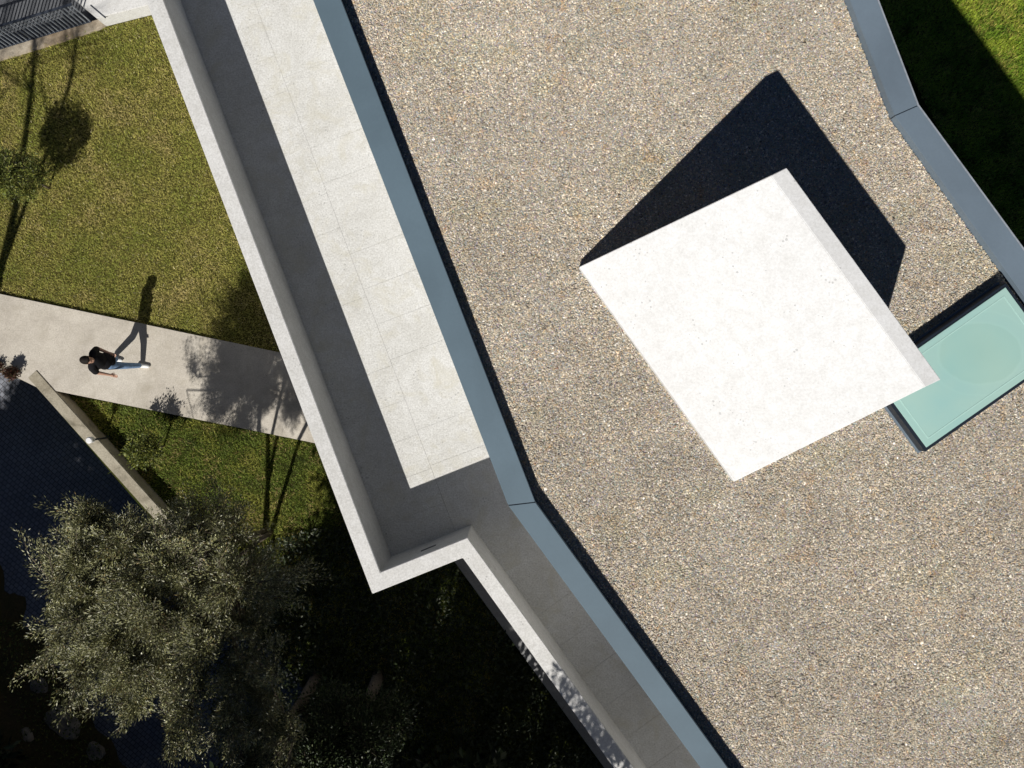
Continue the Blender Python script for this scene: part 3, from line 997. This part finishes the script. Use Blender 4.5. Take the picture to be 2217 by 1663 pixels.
# bare winter tree to the left, outside the picture; only its shadow shows
def bare_tree(name, label, x, y, h, seed):
    r = random.Random(seed)
    root = empty(name, (x, y, 0)); tag(root, label, 'tree')
    bm = bmesh.new(); tb = bmesh.new()

    def grow_(b, p, d, ln, rad, lev):
        n = 3
        for i in range(n):
            k_ = .025 if lev == 0 else .10
            d = (d + Vector((r.gauss(0, k_), r.gauss(0, k_), r.gauss(.05, .06)))).normalized()
            q = p + d * ln / n
            frustum(b, p, q, rad * (1 - .22 * i / n), rad * (1 - .22 * (i + 1) / n), 6 if lev < 2 else 3, False)
            p = q
            if lev < 4 and i > 0:
                for _ in range(2 if lev > 0 else 1):
                    a = d.orthogonal(); a.rotate(Matrix.Rotation(r.random() * 6.283, 3, d))
                    nd = (d + a * r.uniform(.55, 1.0)).normalized()
                    grow_(bm, p, nd, ln * r.uniform(.5, .72), rad * .5, lev + 1)
        if lev < 4:
            grow_(bm, p, d, ln * .68, rad * .72, lev + 1)
    grow_(tb, Vector((x, y, -.1)), Vector((0, 0, 1)), h * .45, .10, 0)
    link('trunk', bm_mesh(tb, 'trunk', True), M_bark, root)
    link('branches', bm_mesh(bm, 'branches'), M_twig, root)


bare_tree('bare_tree', 'leafless winter tree left of the picture, seen only by its shadow', -11.45, -.75, 10.5, 5)

blob_tree('thin_tree', 'thin sparsely leaved tree on the bank just left of the picture', -13.3, -5.6, -2.0, 9.2, 1.7, 110, 11, (.09, .05), MIDG, 451, crown0=.6, trunk_r=.08, spread=.3, lobes=8)

# ------------------------------------------------------------------ retaining wall by the drive
wt = Z_WALL
w0 = at(60, 818, wt); w1 = at(298, 1084, wt)
d = (w1 - w0); d.z = 0; d.normalize()
n = Vector((d.y, -d.x, 0))
if n.x > 0: n = -n                      # towards the drive
w0e = w0 - d * 0.0; w1e = w0 + d * 5.6
inner0 = at(78, 836, wt); inner1 = at(306, 1074, wt); di = (inner1 - inner0).normalized()
th = 0.24
poly = [(w0e.x, w0e.y), (w1e.x, w1e.y), (w1e.x - n.x * th, w1e.y - n.y * th), (w0e.x - n.x * th, w0e.y - n.y * th)]
rw = prism_obj('retaining_wall', poly, -2.6, wt, M_old, bevel=0.012)
tag(rw, 'low weathered concrete retaining wall running between drive and garden', 'wall')

# bollard light
bb = at(232, 948, Z_LOW)
bz = Z_LOW
bl = empty('bollard_light', (bb.x, bb.y, bz)); tag(bl, 'small white-topped bollard lamp standing beside the retaining wall', 'lamp')
bm = bmesh.new(); frustum(bm, (bb.x, bb.y, bz), (bb.x, bb.y, bz + .62), .022, .022, 12); frustum(bm, (bb.x, bb.y, bz), (bb.x, bb.y, bz + .02), .06, .055, 12)
link('post', bm_mesh(bm, 'post'), M_steel, bl)
bm = bmesh.new(); frustum(bm, (bb.x, bb.y, bz + .60), (bb.x, bb.y, bz + .72), .062, .068, 16); frustum(bm, (bb.x, bb.y, bz + .72), (bb.x, bb.y, bz + .74), .068, .05, 16)
link('lamp_head', bm_mesh(bm, 'lamp_head'), plain('white_enamel', (.8, .8, .8), .3, 0, .03), bl)

# ------------------------------------------------------------------ railing, top left
ra = at(-330, 205, .04); rb = at(196, 47, .04)
dr = (rb - ra); ln = dr.length; dr.normalize()
rail = empty('metal_railing', (ra.x, ra.y, .04)); tag(rail, 'dark metal railing of upright flat bars along the top left kerb', 'railing')
ang = math.atan2(dr.y, dr.x)
RH = .74
bm = bmesh.new(); c = (ra + rb) / 2
box(bm, (c.x, c.y, .04 + RH), ln + .05, .05, .014, ang); link('top_rail', bm_mesh(bm, 'top_rail'), M_steel, rail)
bm = bmesh.new(); box(bm, (c.x, c.y, .055), ln + .05, .04, .012, ang); link('bottom_rail', bm_mesh(bm, 'bottom_rail'), M_steel, rail)
bar_me = None
nb = int(ln / .085)
for i in range(nb + 1):
    p = ra + dr * (ln * i / nb)
    if bar_me is None:
        bm = bmesh.new(); box(bm, (0, 0, RH / 2), .010, .038, RH - .02); bar_me = bm_mesh(bm, 'bar'); bar_me.materials.append(M_steel2)
    o = bpy.data.objects.new('bar', bar_me); COL.objects.link(o)
    o.parent = rail; o.location = (p.x - ra.x, p.y - ra.y, 0.0); o.rotation_euler = (0, 0, ang)

# ------------------------------------------------------------------ rocks on the bank
def rock(px, py, z, s, seed, label):
    r = random.Random(seed)
    bm = bmesh.new()
    bmesh.ops.create_icosphere(bm, subdivisions=3, radius=1)
    ph = [r.random() * 6 for _ in range(6)]
    for v in bm.verts:
        k = 1 + .16 * math.sin(3.1 * v.co.x + ph[0]) + .13 * math.sin(4.3 * v.co.y + ph[1]) + .12 * math.sin(5.2 * v.co.z + ph[2]) + .05 * math.sin(11 * v.co.x + ph[3]) * math.sin(9 * v.co.y + ph[4])
        v.co *= k
        v.co.z = min(v.co.z, .62)
        v.co.x *= 1.25
    bmesh.ops.scale(bm, vec=(s, s * .8, s * .55), verts=bm.verts)
    bmesh.ops.rotate(bm, matrix=Matrix.Rotation(r.random() * 3, 3, 'Z'), verts=bm.verts, cent=(0, 0, 0))
    p = at(px, py, z)
    o = link('rock', bm_mesh(bm, 'rock'), M_rock); o.location = p
    tag(o, label, 'rock', 'rocks on the shaded bank')


for i, (px, py, s, lb) in enumerate([(135, 1565, .34, 'pale brown boulder nearest the drive on the shaded bank'),
                                     (38, 1580, .30, 'grey boulder on the bank left of the pale brown one'),
                                     (15, 1648, .34, 'boulder in the bottom left corner of the picture'),
                                     (95, 1640, .26, 'boulder at the bottom edge right of the corner boulder'),
                                     (205, 1625, .20, 'small rock where the bank meets the drive at the bottom edge'),
                                     (85, 1490, .20, 'small upper rock on the shaded bank')]):
    rock(px, py, -2.0 + (.25 if px < 60 else .05), s, 500 + i, lb)


def ground_cover(name, label, poly, z, per_m2, leaf, pal, seed, hz=.12, excl=()):
    r = np.random.default_rng(seed)
    P = scatter(poly, per_m2, seed, excl)
    n = len(P)
    zz = z if np.isscalar(z) else z(P)
    hump = vnoise(P[:, 0], P[:, 1], .5, seed) * hz * 2
    C = np.stack([P[:, 0], P[:, 1], zz + r.random(n) * (hz + hump)], 1)
    D = unit(np.concatenate([r.normal(0, 1, (n, 2)), np.abs(r.normal(.4, .4, (n, 1)))], 1))
    o = link(name, leaf_mesh(name, C, D, leaf[0], leaf[1], palette(r, n, *pal), seed + 1, .7), M_leaf)
    tag(o, label, 'plants', kind='stuff')


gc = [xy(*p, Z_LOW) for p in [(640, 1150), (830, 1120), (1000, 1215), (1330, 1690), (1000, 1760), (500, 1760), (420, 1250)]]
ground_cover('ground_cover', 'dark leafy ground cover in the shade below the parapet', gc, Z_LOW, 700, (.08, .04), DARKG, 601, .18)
bk = [xy(*p, -1.8) for p in [(-80, 1300), (60, 1375), (170, 1540), (255, 1680), (-80, 1720)]]
ground_cover('bank_plants', 'low dark plants growing over the shaded bank', bk, -2.1, 420, (.07, .03), MIDG, 611, .3)

# ------------------------------------------------------------------ person
def capsule(bm, p, q, r1, r2, n=12):
    frustum(bm, p, q, r1, r2, n)
    for c, r_ in ((p, r1), (q, r2)):
        bmesh.ops.create_icosphere(bm, subdivisions=2, radius=r_, matrix=Matrix.Translation(c))


def ellipsoid(bm, c, sx, sy, sz, rz=0.0):
    bmesh.ops.create_icosphere(bm, subdivisions=3, radius=1, matrix=Matrix.Translation(c) @ Matrix.Rotation(rz, 4, 'Z') @ Matrix.Diagonal((sx, sy, sz, 1)))


def remeshed(name, bm, mat, parent, voxel=.009, smooth=4):
    me = bm_mesh(bm, name, True)
    o = bpy.data.objects.new(name, me); COL.objects.link(o)
    me.materials.append(mat)
    o.parent = parent
    md = o.modifiers.new('union', 'REMESH'); md.mode = 'VOXEL'; md.voxel_size = voxel; md.use_smooth_shade = True
    ms = o.modifiers.new('smooth', 'SMOOTH'); ms.iterations = smooth; ms.factor = .5
    return o


def person():
    f = at(281, 785, Z_PATH)
    root = empty('person', (f.x, f.y, Z_PATH)); root.rotation_euler = (0, 0, math.radians(-4)); root.scale = (.95, .95, .95)
    tag(root, 'person in black T-shirt, blue jeans and white shoes walking along the path', 'person')
    skin = plain('skin', (.46, .27, .19), .55, 0, .08, 30)
    shirt_m = plain('black_cotton', (.010, .010, .012), .9, 0, .3, 60, .2)
    jean_m = plain('blue_denim', (.16, .25, .40), .85, 0, .3, 22, .2)
    shoe_m = plain('white_shoe', (.75, .75, .73), .5, 0, .1)
    hair_m = plain('dark_hair', (.012, .009, .007), .75, 0, .4, 80, .2)
    V3 = Vector
    # joints (x forward, y left, z up)
    hipR, hipL = V3((0.01, -.08, .93)), V3((-.01, .08, .93))
    kneR, anR, toR = V3((.17, -.07, .50)), V3((.26, -.05, .09)), V3((.42, -.06, .035))
    kneL, anL, toL = V3((-.08, .06, .50)), V3((-.33, .03, .13)), V3((-.20, .03, .03))
    shR, elR, wrR = V3((-.06, -.165, 1.42)), V3((-.10, -.245, 1.15)), V3((.07, -.28, .95))
    shL, elL, wrL = V3((-.06, .165, 1.42)), V3((-.12, .25, 1.16)), V3((.04, .175, 1.00))
    hd = V3((-.045, 0, 1.655))
    bm = bmesh.new()
    ellipsoid(bm, hd, .096, .076, .118)                       # skull
    ellipsoid(bm, hd + V3((.045, 0, -.055)), .055, .052, .06)  # jaw
    capsule(bm, hd + V3((.088, 0, -.008)), hd + V3((.112, 0, -.032)), .010, .014, 8)  # nose
    ellipsoid(bm, hd + V3((.082, 0, -.070)), .022, .026, .010)  # lips
    for s_ in (-1, 1):
        ellipsoid(bm, hd + V3((-.005, s_ * .077, -.012)), .018, .012, .032)   # ears
        ellipsoid(bm, hd + V3((.080, s_ * .031, .012)), .014, .018, .010)     # eye lids
    capsule(bm, V3((-.055, 0, 1.45)), hd + V3((-.01, 0, -.07)), .062, .055)
    ellipsoid(bm, V3((-.045, 0, 1.24)), .098, .150, .24)
    ellipsoid(bm, V3((-.02, 0, .98)), .098, .145, .13)
    capsule(bm, V3((-.06, -.13, 1.415)), V3((-.06, .13, 1.415)), .060, .060)
    for (h, k, a, t) in ((hipR, kneR, anR, toR), (hipL, kneL, anL, toL)):
        capsule(bm, h, k, .082, .054); capsule(bm, k, a, .056, .038); capsule(bm, a + V3((-.03, 0, -.03)), t, .036, .03)
    for (s_, e, w_, sg) in ((shR, elR, wrR, -1), (shL, elL, wrL, 1)):
        capsule(bm, s_, e, .050, .041); capsule(bm, e, w_, .040, .026)
        dw = (w_ - e).normalized()
        side = V3((0, 0, 1)).cross(dw).normalized()
        dn = dw.cross(side).normalized()
        pc = w_ + dw * .05
        capsule(bm, w_, pc, .026, .034)
        for j, (o_, l_) in enumerate(((-.027, .066), (-.009, .076), (.009, .072), (.027, .058))):
            k0 = pc + side * o_ + dw * .025; k1 = k0 + dw * l_ * .55 - dn * .012 * -1; k2 = k1 + dw * l_ * .4 + dn * .02
            capsule(bm, k0, k1, .0092, .0085, 8); capsule(bm, k1, k2, .0085, .0075, 8)
        tb = w_ + dw * .025 + side * .03 * (-sg)
        capsule(bm, tb, tb + dw * .035 + side * .022 * (-sg), .011, .010, 8)
        capsule(bm, tb + dw * .035 + side * .022 * (-sg), tb + dw * .065 + side * .024 * (-sg), .010, .008, 8)
    remeshed('body', bm, skin, root, .006, 3)
    # T-shirt with short flared sleeves and a low neck
    bm = bmesh.new()
    ellipsoid(bm, V3((-.045, 0, 1.23)), .128, .178, .26)
    ellipsoid(bm, V3((-.02, 0, 1.02)), .132, .182, .2)
    ellipsoid(bm, V3((-.0, 0, .90)), .130, .172, .15)
    capsule(bm, V3((-.065, -.135, 1.415)), V3((-.065, .135, 1.415)), .078, .078)
    for (s_, e) in ((shR, elR), (shL, elL)):
        m_ = s_ + (e - s_) * .72
        capsule(bm, s_, m_, .066, .070)
    remeshed('t_shirt', bm, shirt_m, root, .010, 4)
    bm = bmesh.new()
    ellipsoid(bm, V3((-.01, 0, .92)), .118, .165, .12)
    for (h, k, a) in ((hipR, kneR, anR), (hipL, kneL, anL)):
        capsule(bm, h, k, .098, .070); capsule(bm, k, a + V3((0, 0, .03)), .070, .056)
    remeshed('jeans', bm, jean_m, root, .010, 4)
    for (a, t) in ((anR, toR), (anL, toL)):
        bm = bmesh.new()
        back = a + V3((-.045, 0, -.045))
        capsule(bm, back, t, .045, .040); capsule(bm, a + V3((-.01, 0, -.01)), (back + t) / 2, .046, .045)
        ellipsoid(bm, (t + back) / 2 + V3((.02, 0, -.01)), .13, .047, .032)
        remeshed('shoe', bm, shoe_m, root, .008, 3)
    bm = bmesh.new()
    ellipsoid(bm, hd + V3((-.022, 0, .030)), .102, .088, .106)
    ellipsoid(bm, hd + V3((-.055, 0, -.03)), .066, .078, .075)
    ellipsoid(bm, hd + V3((.045, 0, .085)), .05, .062, .035)
    remeshed('hair', bm, hair_m, root, .008, 2)


person()
